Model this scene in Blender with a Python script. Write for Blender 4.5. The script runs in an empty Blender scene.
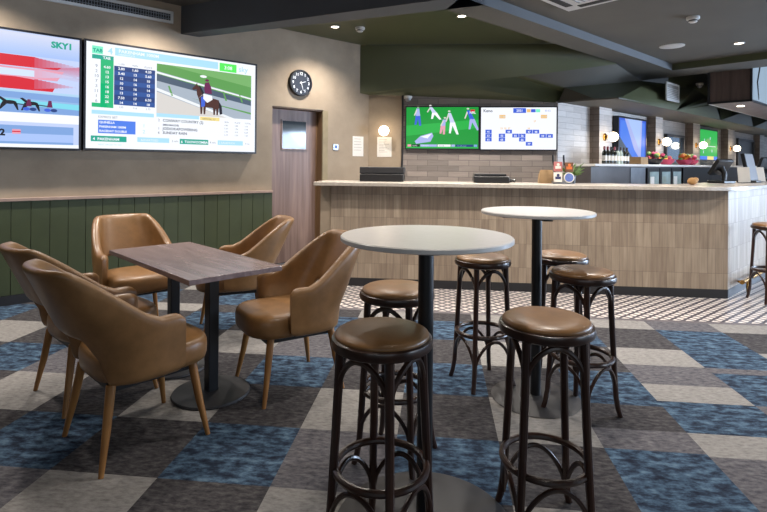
import bpy, bmesh, math, random
from mathutils import Vector, Matrix
random.seed(7)
sc = bpy.context.scene
COL = sc.collection
R = math.radians
PI = math.pi
AW = R(41.8)          # heading of the wall-aligned frame
AB = R(-6.056)        # heading of the bar-aligned frame
def WP(x, y, z=0.0):  # wall frame -> world
    return Vector((x*math.cos(AW)-y*math.sin(AW), x*math.sin(AW)+y*math.cos(AW), z))
def BP(u, v, z=0.0):  # bar frame -> world
    return Vector((u*math.cos(AB)-v*math.sin(AB), u*math.sin(AB)+v*math.cos(AB), z))
def toW(p):
    return (p.x*math.cos(AW)+p.y*math.sin(AW), -p.x*math.sin(AW)+p.y*math.cos(AW))

# ------------------------------------------------------------------ materials
def lin(c):
    if isinstance(c, str):
        c = [int(c[i:i+2], 16)/255 for i in (0, 2, 4)]
    return tuple((v/12.92 if v <= .04045 else ((v+.055)/1.055)**2.4) for v in c)+(1.0,)
class NT:
    def __init__(s, name):
        s.m = bpy.data.materials.new(name); s.m.use_nodes = True
        s.t = s.m.node_tree; s.n = s.t.nodes; s.b = s.n['Principled BSDF']
    def new(s, typ, **kw):
        n = s.n.new(typ)
        for k, v in kw.items():
            if k.startswith('i_'): n.inputs[k[2:].replace('_', ' ')].default_value = v
            else: setattr(n, k, v)
        return n
    def link(s, a, b): s.t.links.new(a, b)
    def coords(s, scale=(1, 1, 1), rot=(0, 0, 0)):
        tc = s.new('ShaderNodeTexCoord'); mp = s.new('ShaderNodeMapping')
        mp.inputs['Scale'].default_value = scale; mp.inputs['Rotation'].default_value = rot
        s.link(tc.outputs['Object'], mp.inputs['Vector']); return mp.outputs['Vector']
    def ramp(s, fac, stops):
        r = s.new('ShaderNodeValToRGB'); e = r.color_ramp.elements
        while len(e) < len(stops): e.new(.5)
        for k, (p, c) in enumerate(stops): e[k].position = p; e[k].color = lin(c)
        s.link(fac, r.inputs['Fac']); return r.outputs['Color']
    def bump(s, h, strength=.2, dist=.01):
        b = s.new('ShaderNodeBump'); b.inputs['Strength'].default_value = strength; b.inputs['Distance'].default_value = dist
        s.link(h, b.inputs['Height']); s.link(b.outputs['Normal'], s.b.inputs['Normal'])
    def set(s, rough=.5, metal=0, spec=.5, coat=0):
        s.b.inputs['Roughness'].default_value = rough; s.b.inputs['Metallic'].default_value = metal
        s.b.inputs['Specular IOR Level'].default_value = spec; s.b.inputs['Coat Weight'].default_value = coat
M = {}
def plain(name, c, rough=.5, metal=0, spec=.5, coat=0, vary=.06, scale=8, bump=0):
    k = NT(name); k.set(rough, metal, spec, coat)
    v = k.coords((scale,)*3); nz = k.new('ShaderNodeTexNoise', i_Scale=1.0, i_Detail=4.0)
    k.link(v, nz.inputs['Vector'])
    base = [int(c[i:i+2], 16)/255 for i in (0, 2, 4)]
    lo = [max(0, x*(1-vary)) for x in base]; hi = [min(1, x*(1+vary)) for x in base]
    k.link(k.ramp(nz.outputs['Fac'], [(.3, lo), (.7, hi)]), k.b.inputs['Base Color'])
    if bump: k.bump(nz.outputs['Fac'], bump, .005)
    M[name] = k.m; return k.m
def emis(name, c, strength=1.0):
    k = NT(name); k.b.inputs['Base Color'].default_value = (0.01, .01, .01, 1); k.set(.4, 0, .12)
    k.b.inputs['Emission Color'].default_value = lin(c); k.b.inputs['Emission Strength'].default_value = strength
    M[name] = k.m; return k.m
def mottled(name, stops, scale=3, detail=8, rough=.9, bump=.1, spec=.2, stretch=(1, 1, 1), bdist=.004):
    k = NT(name); k.set(rough, 0, spec)
    v = k.coords(tuple(scale*q for q in stretch)); nz = k.new('ShaderNodeTexNoise', i_Scale=1.0, i_Detail=detail, i_Roughness=.65)
    k.link(v, nz.inputs['Vector'])
    k.link(k.ramp(nz.outputs['Fac'], stops), k.b.inputs['Base Color'])
    if bump: k.bump(nz.outputs['Fac'], bump, bdist)
    M[name] = k.m; return k.m
def wood(name, c1, c2, rough=.4, stretch=(14, 14, 1.2), spec=.4, coat=0):
    k = NT(name); k.set(rough, 0, spec, coat)
    v = k.coords(stretch); nz = k.new('ShaderNodeTexNoise', i_Scale=1.0, i_Detail=6.0, i_Distortion=.6)
    k.link(v, nz.inputs['Vector'])
    k.link(k.ramp(nz.outputs['Fac'], [(.3, c1), (.7, c2)]), k.b.inputs['Base Color'])
    M[name] = k.m; return k.m
def bricks(name, c1, c2, mortar, bw, bh, axes='xz', offset=.5, rough=.45, msize=.004, noise=.5):
    k = NT(name); k.set(rough, 0, .35)
    tc = k.new('ShaderNodeTexCoord'); sep = k.new('ShaderNodeSeparateXYZ'); cmb = k.new('ShaderNodeCombineXYZ')
    k.link(tc.outputs['Object'], sep.inputs[0])
    k.link(sep.outputs['X' if axes[0] == 'x' else 'Y'], cmb.inputs['X']); k.link(sep.outputs['Z'], cmb.inputs['Y'])
    br = k.new('ShaderNodeTexBrick', offset=offset, squash=1.0)
    br.inputs['Scale'].default_value = 1.0; br.inputs['Brick Width'].default_value = bw; br.inputs['Row Height'].default_value = bh
    br.inputs['Mortar Size'].default_value = msize; br.inputs['Bias'].default_value = 0.0
    br.inputs['Color1'].default_value = lin(c1); br.inputs['Color2'].default_value = lin(c2); br.inputs['Mortar'].default_value = lin(mortar)
    k.link(cmb.outputs[0], br.inputs['Vector'])
    st = k.coords((40, 40, 3) if bh > bw else (5, 5, 50)); nz = k.new('ShaderNodeTexNoise', i_Scale=1.0, i_Detail=5.0)
    k.link(st, nz.inputs['Vector'])
    rm = k.ramp(nz.outputs['Fac'], [(.25, (.80, .79, .78)), (.75, (1, 1, 1))])
    mx = k.new('ShaderNodeMixRGB', blend_type='MULTIPLY'); mx.inputs['Fac'].default_value = noise
    k.link(br.outputs['Color'], mx.inputs['Color1']); k.link(rm, mx.inputs['Color2'])
    k.link(mx.outputs[0], k.b.inputs['Base Color'])
    inv = k.new('ShaderNodeMath', operation='SUBTRACT'); inv.inputs[0].default_value = 1.0
    k.link(br.outputs['Fac'], inv.inputs[1]); k.bump(inv.outputs[0], .4, .003)
    M[name] = k.m; return k.m

mottled('plaster', [(.25, '867868'), (.5, '988977'), (.75, 'a69784')], 1.6, 8, .85, .05)
plain('green_board', '3a4228', .55, vary=.04)
plain('olive_paint', '4f5239', .4, vary=.03, scale=2)
plain('ceiling_paint', '5a5750', .7, vary=.03, scale=2)
plain('ceiling_blue_grey', '55585c', .7, vary=.03, scale=2)
plain('black_plinth', '232326', .5)
plain('cap_timber', '9b8478', .5)
wood('door_timber', '6e5a55', '947e76', .45, (16, 16, .9))
wood('jamb_timber', '6a5038', '7d6248', .5)
plain('jamb_paint', '8e8064', .7)
mottled('carpet_light', [(.3, '6a6765'), (.5, '84817e'), (.7, '928f8c')], 26, 10, .95, .5, .1, (1, 2.2, 1))
mottled('carpet_blue', [(.36, '1e2330'), (.45, '2b3646'), (.55, '42566a'), (.66, '5c7284')], 13, 12, .95, .5, .1, (1, 2.0, 1))
mottled('carpet_dark', [(.35, '2b292c'), (.5, '403e40'), (.65, '535151')], 24, 11, .95, .5, .1, (1, 2.2, 1))
mottled('carpet_mid', [(.35, '434147'), (.5, '5a585c'), (.65, '6d6b6d')], 24, 11, .95, .5, .1, (1, 2.2, 1))
plain('floor_strip', '5c575a', .6)
def mosaic():
    k = NT('mosaic'); k.set(.35, 0, .5)
    v = k.coords((1, 1, 1), (0, 0, R(45)))
    sx = k.new('ShaderNodeSeparateXYZ'); k.link(v, sx.inputs[0])
    def tri(o, per):
        a = k.new('ShaderNodeMath', operation='MULTIPLY'); a.inputs[1].default_value = 1/per; k.link(o, a.inputs[0])
        f = k.new('ShaderNodeMath', operation='FRACT'); k.link(a.outputs[0], f.inputs[0])
        c = k.new('ShaderNodeMath', operation='SUBTRACT'); c.inputs[1].default_value = .5; k.link(f.outputs[0], c.inputs[0])
        ab = k.new('ShaderNodeMath', operation='ABSOLUTE'); k.link(c.outputs[0], ab.inputs[0]); return ab.outputs[0]
    P = .075
    a, b = tri(sx.outputs['X'], P), tri(sx.outputs['Y'], P)
    mx = k.new('ShaderNodeMath', operation='MAXIMUM'); k.link(a, mx.inputs[0]); k.link(b, mx.inputs[1])
    col = k.ramp(mx.outputs[0], [(.30, 'd3c9c2'), (.36, '46434c')])
    k.link(col, k.b.inputs['Base Color']); M['mosaic'] = k.m
mosaic()
bricks('bar_tile', '9c8b7a', 'b5a490', '8d7e6f', .078, .25, 'xz', 0.0, .45, .0022, .9)
bricks('bar_tile_end', '9c8b7a', 'b5a490', '8d7e6f', .078, .25, 'xz', 0.0, .45, .0022, .9)
bricks('feature_tile', '7d7570', '9c918a', '6d6763', .30, .082, 'xz', .5)
bricks('pale_tile', 'bab3ae', 'd2ccc7', 'aaa39e', .45, .085, 'xz', .5)
bricks('pilaster_side', '76695f', '8d8075', '5f554d', .3, .085, 'yz', .5)
mottled('stone_top', [(.3, 'a9a096'), (.55, 'b9b0a6'), (.8, 'c8c0b6')], 30, 6, .25, 0, .5)
mottled('white_laminate', [(.3, 'dbd8d4'), (.55, 'dfdcd9'), (.8, 'e2dfdc')], 30, 5, .3, 0, .4)
wood('table_veneer', '6b5a5a', '8c7a79', .2, (2.0, 22, 22), .5)
plain('black_metal', '15161a', .4, 0, .5, vary=.03)
plain('base_metal', '2c2c2f', .5, 0, .4, vary=.03)
mottled('tan_leather', [(.3, '72522f'), (.55, '825e39'), (.8, '8e6a43')], 9, 6, .36, .12, .5, bdist=.002)
wood('oak_leg', '7f552c', '966a39', .4, (30, 30, 3))
wood('dark_bentwood', '24140e', '3a2218', .3, (20, 20, 3), .5, .2)
plain('black_plastic', '121215', .4, vary=.02)
plain('bezel', '14161f', .35, vary=.02)
plain('white_plastic', 'c9c8c6', .4, vary=.02)
plain('dark_slot', '1c1b1b', .6)
plain('paper', 'dcd8d2', .8, vary=.02)
plain('print_grey', '9b9894', .8)
plain('clock_face', '1e2430', .4)
plain('clock_white', 'e4e4e2', .5)
plain('brass', 'b58a4a', .25, 1.0, vary=.04)
plain('chrome', 'c4c6ca', .2, 1.0, vary=.02)
plain('fridge_dark', '4a4647', .45)
plain('fridge_glass', '9fb0ae', .12, 0, .6)
plain('steel', '8e9298', .35, .8)
plain('wine_bottle', '1a1e18', .12, 0, .6)
plain('wine_clear', '9aa7a0', .12, 0, .6)
plain('label_white', 'd8d4cc', .7)
plain('foil_red', '7d2028', .4)
plain('foil_dark', '2a2226', .4)
plain('cork_brown', 'a98050', .8, bump=.3)
plain('leaf', '5c7a3c', .5, vary=.2, scale=40)
plain('flower_pink', 'b8405f', .6); plain('flower_yellow', 'd9a63c', .6); plain('flower_orange', 'c96a36', .6)
plain('badge_red', 'b06a68', .5); plain('badge_brown', '6a4a35', .5); plain('badge_blue', '5a70b0', .5); plain('badge_navy', '2c3560', .5)
plain('cardboard', '8f7452', .8)
wood('cabinet_timber', '4a3c38', '665650', .5, (14, 14, 1.0))
plain('cabinet_under', '8d7c74', .5)
plain('mirror_pane', '8ea2b4', .08, .85, vary=.02)
plain('door_glass', '3c4348', .06, 0, .8, vary=.02)
plain('window_frame', '4a4b50', .5)
def glass(name, c, rough=.05, alpha=.25):
    k = NT(name); k.set(rough, 0, .6); k.b.inputs['Base Color'].default_value = lin(c); k.b.inputs['Alpha'].default_value = alpha
    M[name] = k.m
glass('clear_glass', 'b8c4cc')
# lit things
emis('lamp_globe', 'ffe9c8', 9)
emis('downlight_lens', 'fff1dc', 12)
emis('panel_glow', '93a9be', 1.0)
for nm, c in dict(s_white='f4f8ff', s_sky='a9c3f5', s_haze='c3d2f6', s_red='d62436', s_pink='e79fb4', s_cyan='7fd8ec', s_blue='7fa4dc',
                  s_paleblue='d3e3fb', s_lblue='aee0fb', s_teal='1fa58f', s_green='20b878', s_mint='7df0c8', s_lime='5cf060', s_navy='23407f', s_navy2='2c549c',
                  s_royal='4f80ea', s_grass='5f9e52', s_grass2='79b26a', s_track='a8b4c2', s_rail='eef2f6', s_slate='4c5c70', s_horse='4c2a22', s_horse2='1c1a24',
                  s_purple='6b2050', s_yellow='f2dc8c', s_gold='f0c27a', s_field='1f9a3e', s_field2='2cb24c', s_lilac='a9b4ea', s_body='c8d2f0', s_dark='1a2030',
                  s_key='3f63d8', s_grey='7c8596', s_sand='d8d4d0', s_ink='39425c').items():
    emis(nm, c, 1.0)

# ------------------------------------------------------------------ mesh builder
class MB:
    def __init__(s): s.v = []; s.f = []; s.fm = []; s.mats = []; s.sm = []
    def mi(s, m):
        if m not in s.mats: s.mats.append(m)
        return s.mats.index(m)
    def add(s, vs, fs, m, smooth=False):
        b = len(s.v); s.v += [tuple(p) for p in vs]; i = s.mi(m)
        for f in fs: s.f.append(tuple(b+k for k in f)); s.fm.append(i); s.sm.append(smooth)
    def box(s, a, b, m, mat=None):
        x0, y0, z0 = a; x1, y1, z1 = b
        vs = [Vector(p) for p in ((x0, y0, z0), (x1, y0, z0), (x1, y1, z0), (x0, y1, z0), (x0, y0, z1), (x1, y0, z1), (x1, y1, z1), (x0, y1, z1))]
        if mat: vs = [mat @ p for p in vs]
        s.add(vs, [(0, 3, 2, 1), (4, 5, 6, 7), (0, 1, 5, 4), (1, 2, 6, 5), (2, 3, 7, 6), (3, 0, 4, 7)], m)
    def poly(s, pts, m): s.add(pts, [tuple(range(len(pts)))], m)
    def prism(s, pts, z0, z1, m, side=None):
        n = len(pts)
        s.add([(p[0], p[1], z0) for p in pts]+[(p[0], p[1], z1) for p in pts], [tuple(range(n-1, -1, -1)), tuple(range(n, 2*n))], m)
        b = [(p[0], p[1], z0) for p in pts]+[(p[0], p[1], z1) for p in pts]
        s.add(b, [(i, (i+1) % n, n+(i+1) % n, n+i) for i in range(n)], side or m)
    def loft(s, loops, m, close_ends=True, wrap=False):
        n = len(loops[0]); k = len(loops); vs = [p for l in loops for p in l]; fs = []
        for i in range(k if wrap else k-1):
            j = (i+1) % k
            for q in range(n):
                r = (q+1) % n; fs.append((i*n+q, i*n+r, j*n+r, j*n+q))
        if close_ends and not wrap:
            fs.append(tuple(range(n-1, -1, -1))); fs.append(tuple((k-1)*n+q for q in range(n)))
        s.add(vs, fs, m, True)
    def lathe(s, prof, m, c=(0, 0, 0), seg=28, ax=None):
        loops = [[(r*math.cos(2*PI*q/seg), r*math.sin(2*PI*q/seg), z) for q in range(seg)] for r, z in prof]
        T = Matrix.Translation(c) @ (ax if ax else Matrix.Identity(4))
        s.loft([[T @ Vector(p) for p in l] for l in loops], m)
    def tube(s, path, r, m, sides=8, closed=False, radii=None):
        P = [Vector(p) for p in path]; n = len(P); loops = []
        prev = None
        for i, p in enumerate(P):
            if closed: t = P[(i+1) % n]-P[i-1]
            else: t = P[min(i+1, n-1)]-P[max(i-1, 0)]
            t.normalize()
            if prev is None:
                ref = Vector((0, 0, 1)) if abs(t.z) < .9 else Vector((1, 0, 0)); a = t.cross(ref).normalized()
            else: a = (prev-t*prev.dot(t)).normalized()
            prev = a; b = t.cross(a); rr = radii[i] if radii else r
            loops.append([p+a*rr*math.cos(2*PI*q/sides)+b*rr*math.sin(2*PI*q/sides) for q in range(sides)])
        s.loft(loops, m, wrap=closed)
    def ball(s, c, r, m, seg=14, rings=8, sq=(1, 1, 1)):
        prof = [(max(.02*r, r*math.sin(PI*i/rings)), -r*math.cos(PI*i/rings)) for i in range(rings+1)]
        T = Matrix.Translation(c) @ Matrix.Diagonal((*sq, 1))
        s.lathe(prof, m, (0, 0, 0), seg, T)
    def text(s, body, size, m, T, bold=0.0, align='LEFT'):
        cu = bpy.data.curves.new('t', 'FONT'); cu.body = body; cu.size = size; cu.align_x = align; cu.offset = bold; cu.resolution_u = 2
        o = bpy.data.objects.new('t', cu); COL.objects.link(o)
        dg = bpy.context.evaluated_depsgraph_get(); me = bpy.data.meshes.new_from_object(o.evaluated_get(dg))
        s.add([T @ v.co for v in me.vertices], [tuple(p.vertices) for p in me.polygons], m)
        bpy.data.objects.remove(o); bpy.data.curves.remove(cu); bpy.data.meshes.remove(me)
    def build(s, name, parent=None, label=None, bevel=0, angle=35, kind=None):
        me = bpy.data.meshes.new(name); me.from_pydata(s.v, [], s.f)
        for m in s.mats: me.materials.append(M[m])
        me.polygons.foreach_set('material_index', s.fm); me.polygons.foreach_set('use_smooth', s.sm)
        bm = bmesh.new(); bm.from_mesh(me); bmesh.ops.remove_doubles(bm, verts=bm.verts, dist=1e-6)
        bmesh.ops.recalc_face_normals(bm, faces=bm.faces); bm.to_mesh(me); bm.free()
        me.update(); me.set_sharp_from_angle(angle=R(angle))
        o = bpy.data.objects.new(name, me); COL.objects.link(o)
        if parent: o.parent = parent
        if label: o['label'] = label
        if kind: o['kind'] = kind
        if bevel:
            b = o.modifiers.new('bevel', 'BEVEL'); b.width = bevel; b.segments = 2; b.limit_method = 'ANGLE'
        return o
def thing(name, label, cat, loc=(0, 0, 0), rz=0, group=None):
    o = bpy.data.objects.new(name, None); COL.objects.link(o); o.location = loc; o.rotation_euler = (0, 0, rz)
    o.empty_display_size = .1
    return tag(o, label, cat, group)
def tag(o, label, cat, group=None):
    o['label'] = label; o['category'] = cat
    if group: o['group'] = group
    return o
def place(o, loc, rz=0): o.location = loc; o.rotation_euler = (0, 0, rz); return o
def struct(mb, name, rz=0, loc=(0, 0, 0), bevel=0):
    o = mb.build(name, kind='structure', bevel=bevel); return place(o, loc, rz)
def dup(root, loc, rz, label, group=None):
    def cp(o, par):
        c = o.copy(); COL.objects.link(c)
        if par: c.parent = par
        for ch in o.children: cp(ch, c)
        return c
    r = cp(root, None); r.location = loc; r.rotation_euler = (0, 0, rz); r['label'] = label
    if group: r['group'] = group
    return r

# ------------------------------------------------------------------ floor
def build_floor():
    m = MB()
    us = [-2.14+.4885*k for k in range(-14, 7)]+[1.25, 1.77, 2.285, 2.80, 3.30, 3.80, 4.30, 4.80, 5.30, 5.80, 6.30, 6.80, 7.3, 7.8, 8.3]
    k0 = 14
    vs = [2.04+.468*j for j in range(-13, 5)]+[4.37, 4.60, 5.1, 5.6, 6.1, 6.6, 7.1, 7.6, 8.1, 8.6]
    j1 = 13  # index of v = 2.04
    over = {}
    # planks of the right hand columns (column, v0, v1, colour)
    split = {7: [(4.37, 4.60, 'carpet_light'), (3.91, 4.37, 'carpet_dark'), (3.59, 3.91, 'carpet_light'), (3.28, 3.59, 'carpet_mid'), (3.05, 3.28, 'carpet_light'), (2.70, 3.05, 'carpet_blue'), (2.49, 2.70, 'carpet_light'), (2.04, 2.49, 'carpet_mid')],
             8: [(4.37, 4.60, 'carpet_mid'), (3.91, 4.37, 'carpet_blue'), (3.59, 3.91, 'carpet_blue'), (3.50, 3.59, 'carpet_mid'), (3.05, 3.50, 'carpet_blue'), (2.70, 3.05, 'carpet_mid'), (2.49, 2.70, 'carpet_light'), (2.04, 2.49, 'carpet_mid')],
             9: [(4.37, 4.60, 'carpet_light'), (3.91, 4.37, 'carpet_dark'), (3.59, 3.91, 'carpet_light'), (3.28, 3.59, 'carpet_blue'), (3.05, 3.28, 'carpet_light'), (2.49, 3.05, 'carpet_blue'), (2.04, 2.49, 'carpet_mid')],
             6: [(2.70, 2.976, 'carpet_dark'), (2.508, 2.70, 'carpet_mid')]}
    for i in range(len(us)-1):
        c = i-k0
        for j in range(len(vs)-1):
            r = j-j1+1      # row 1 starts at v = 2.04
            v0, v1 = vs[j], vs[j+1]; u0, u1 = us[i], us[i+1]
            if v0 > 4.5 and u0 > -1.3: continue
            if c in split and any(a <= (v0+v1)/2 <= b for a, b, _ in split[c]): continue
            if c % 2 == 0 and r % 2 == 1: mat = 'carpet_blue'
            elif c % 2 == 1 and r % 2 == 0: mat = 'carpet_light'
            else: mat = 'carpet_dark' if (c+2*r) % 5 else 'carpet_mid'
            m.poly([(u0, v0, 0), (u1, v0, 0), (u1, v1, 0), (u0, v1, 0)], mat)
        if c in split:
            for a, b, mt in split[c]: m.poly([(us[i], a, 0), (us[i+1], a, 0), (us[i+1], b, 0), (us[i], b, 0)], mt)
    ub = us[k0+2]  # left edge of the mosaic = -1.163
    m.poly([(ub, 4.60, 0), (9.5, 4.60, 0), (9.5, 4.66, 0), (ub, 4.66, 0)], 'floor_strip')
    m.poly([(ub, 4.66, 0), (9.5, 4.66, 0), (9.5, 12.0, 0), (ub, 12.0, 0)], 'mosaic')
    m.box((-9.0, -4.2, -.1), (10.0, 12.2, -.004), 'floor_strip')
    struct(m, 'floor', AB)
build_floor()

# ------------------------------------------------------------------ walls
WY = 5.82
def walls():
    m = MB(); T = .25
    m.box((-5.5, WY, 0), (3.29, WY+T, 3.3), 'plaster'); m.box((4.09, WY, 0), (4.90, WY+T, 3.3), 'plaster')
    m.box((3.29, WY, 2.065), (4.09, WY+T, 3.3), 'plaster')
    struct(m, 'wall_left', AW)
    # timber lined boards below the screens
    m = MB(); x = -5.5; w = .152
    m.box((-5.5, WY-.012, .09), (3.285, WY-.001, .975), 'black_plinth')
    while x < 3.285:
        m.box((x+.004, WY-.026, .09), (min(x+w, 3.285), WY-.010, .955), 'green_board'); x += w
    struct(m, 'trim_1', AW, bevel=.002)
    m = MB(); m.box((-5.5, WY-.045, .955), (3.285, WY, .985), 'cap_timber'); struct(m, 'trim_2', AW, bevel=.003)
    m = MB(); m.box((-5.5, WY-.032, 0), (3.285, WY, .088), 'black_plinth'); m.box((4.09, WY-.02, 0), (4.9, WY, .088), 'black_plinth'); struct(m, 'baseboard_left', AW)
    # lamp wall and tiled wall behind the bar
    m = MB(); m.box((-1.05, 7.545, 0), (-.515, 7.80, 2.37), 'plaster'); struct(m, 'wall_corner', AB)
    m = MB(); m.loft([[(-.515, 7.535, 0), (-.515, 7.80, 0), (-.515, 7.80, 2.345), (-.515, 7.535, 2.345)], [(1.705, 7.535, 0), (1.705, 7.80, 0), (1.705, 7.80, 2.23), (1.705, 7.535, 2.23)]], 'feature_tile'); m.sm = [False]*len(m.sm); struct(m, 'wall_screens', AB)
    m = MB(); m.box((-.535, 7.52, 0), (-.51, 7.545, 2.345), 'black_plinth'); struct(m, 'trim_3', AB)
    # back bar wall with pilasters
    m = MB(); m.box((6.72, 3.80, 0), (24.0, 4.05, 2.242), 'pale_tile'); struct(m, 'wall_back', AW)
    k = 4
    for x0, x1 in ((7.71, 8.14), (9.93, 10.27), (11.93, 12.37), (14.4, 14.95), (17.4, 17.9)):
        m = MB(); m.box((x0, 3.65, 0), (x1, 3.802, 2.24), 'pale_tile')
        m.box((x0-.004, 3.648, 0), (x0, 3.802, 2.24), 'pilaster_side')
        struct(m, 'trim_%d' % k, AW); k += 1
    # the rest of the room, behind and beside the camera
    m = MB(); m.box((-9.0, -4.2, 0), (10.0, -4.0, 1.0), 'plaster'); m.box((-9.0, -4.2, 2.6), (10.0, -4.0, 3.3), 'plaster')
    m.box((-9, -4.2, 1.0), (-3.0, -4.0, 2.6), 'plaster'); m.box((4.0, -4.2, 1.0), (10, -4.0, 2.6), 'plaster'); struct(m, 'wall_rear', AB)
    m = MB(); m.box((9.5, -4.2, 0), (9.7, 12.2, .5), 'plaster'); m.box((9.5, -4.2, 2.5), (9.7, 12.2, 3.3), 'plaster')
    m.box((9.5, -4.2, .5), (9.7, -2.2, 2.5), 'plaster'); m.box((9.5, 2.6, .5), (9.7, 3.8, 2.5), 'plaster'); m.box((9.5, 8.6, .5), (9.7, 12.2, 2.5), 'plaster'); struct(m, 'wall_right', AB)
    for n, (a, b, z0, z1, ax) in enumerate(((3.8, 8.6, .5, 2.5, 'r'), (-2.2, 2.6, .5, 2.5, 'r'), (-3.0, 4.0, 1.0, 2.6, 'b'))):
        m = MB(); N = 4
        for q in range(N+1):
            c = a+(b-a)*q/N
            if ax == 'r': m.box((9.55, c-.03, z0), (9.62, c+.03, z1), 'window_frame')
            else: m.box((c-.03, -4.12, z0), (c+.03, -4.05, z1), 'window_frame')
        for z in (z0, z1):
            if ax == 'r': m.box((9.55, a, z-.03), (9.62, b, z+.03), 'window_frame')
            else: m.box((a, -4.12, z-.03), (b, -4.05, z+.03), 'window_frame')
        if ax == 'r': m.box((9.58, a, z0), (9.585, b, z1), 'clear_glass')
        else: m.box((a, -4.09, z0), (b, -4.085, z1), 'clear_glass')
        struct(m, 'window_%d' % (n+1), AB)
    m = MB(); m.box((-5.7, -4.0, 0), (-5.5, WY+.2, 3.3), 'plaster'); struct(m, 'wall_side', AW)
walls()

# ------------------------------------------------------------------ ceiling
def ceiling():
    m = MB()
    m.box((-7, -9.5, 3.09), (24, 7.0, 3.2), 'ceiling_paint'); struct(m, 'ceiling', AW)
    n = [10]
    def tr(mb): struct(mb, 'trim_%d' % n[0], AW); n[0] += 1
    def slab(pts, z0, z1, bot, side=None):
        mb = MB(); mb.prism(pts, z0, z1, bot, side); tr(mb)
    # olive recess lining
    slab([(2.33, 5.815), (3.6, 3.17), (7.3, 3.17), (4.70, 5.815)], 3.07, 3.088, 'olive_paint')
    # cross beam
    slab([(2.126, 5.818), (3.42, 2.84), (3.75, 2.84), (3.60, 3.17), (2.33, 5.818)], 2.774, 3.088, 'ceiling_blue_grey')
    # long beam and far band
    slab([(3.42, 2.84), (8.97, 2.84), (8.97, 3.6), (8.5, 3.45), (7.274, 3.17), (3.60, 3.17)], 2.774, 3.07, 'ceiling_paint', 'ceiling_blue_grey')  # long beam's sides in blue grey, daylight's tint put into the colour
    slab([(8.34, -6.0), (8.97, -6.0), (8.97, 2.839), (8.34, 2.839)], 2.774, 3.07, 'ceiling_paint', 'olive_paint')
    # shallow coffer on the right
    slab([(3.42, -6.0), (8.339, -6.0), (8.339, 2.839), (3.42, 2.839)], 2.87, 3.07, 'ceiling_paint')
    # splayed soffit over the bar
    mb = MB(); P1 = (4.728, 5.816, 2.367); P2 = (5.77, 4.7455, 2.5175); P3 = (6.295, 4.205, 2.594); P4 = (7.274, 3.197, 2.774)
    up = lambda p: (p[0], p[1], 3.068)
    mb.poly([P1, P2, P3, P4, up(P4), up(P1)], 'olive_paint')
    W0 = (4.902, 5.82, 2.355); W1 = (5.252, 5.433, 2.337); W2 = (6.735, 3.80, 2.224)
    A = (5.73, 4.694, 2.45); Bq = (6.894, 3.807, 2.40); Cq = (6.819, 3.735, 2.45)
    mb.poly([P1, P2, A, W0], 'olive_paint'); mb.poly([A, W2, W1, W0], 'olive_paint')
    mb.poly([P2, P3, Bq, A], 'olive_paint'); mb.poly([A, Bq, W2], 'olive_paint')
    mb.poly([P3, (6.33, 4.17, 2.62), Cq, Bq], 'olive_paint')
    mb.poly([(6.33, 4.17, 2.62), P4, (8.50, 3.45, 2.774), (8.623, 3.416, 2.72), Cq], 'ceiling_paint')
    tr(mb)
    mb = MB()
    # folded facets above the back bar
    a = (6.894, 3.293, 2.24); b = (6.964, 3.035, 2.24); c = (9.09, 3.03, 2.24); d = (8.443, 3.278, 2.62); e = (8.623, 3.416, 2.72)
    mb.poly([Cq, e, d, b, a], 'olive_paint'); mb.poly([Cq, a, W2, Bq], 'ceiling_paint')
    f = (9.203, 3.259, 2.72); g = (10.3, 3.0, 2.774)
    mb.poly([e, (9.0, 3.566, 2.774), f, d], 'olive_paint')
    mb.poly([d, f, g, (10.091, 3.084, 2.72), c, b], 'olive_paint')
    h = (10.574, 3.014, 2.6); i = (10.2, 2.75, 2.76)
    mb.poly([g, (11.2, 2.8, 2.774), (10.99, 2.92, 2.5), h, (10.091, 3.084, 2.72)], 'olive_paint')
    x = 9.09
    while x < 22:
        mb.poly([(x, 3.03, 2.24), (x+1.6, 2.93, 2.55), (x+2.5, 3.05, 2.774), (x, 3.1, 2.774)] if x > 9.1 else [c, (10.99, 2.92, 2.5), h], 'olive_paint')
        mb.poly([(x, 3.03, 2.24), (x+2.4, 3.04, 2.24), (x+1.6, 2.93, 2.55)], 'olive_paint'); x += 2.4
    mb.poly([(9.0, 3.12, 2.2405), (24, 3.12, 2.2405), (24, 3.12, 3.07), (9.0, 3.12, 3.07)], 'olive_paint')
    tr(mb)
    slab([a[:2], b[:2], (24, 3.04), (24, 3.81), (6.72, 3.81)], 2.24, 2.26, 'ceiling_paint')
ceiling()

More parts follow.
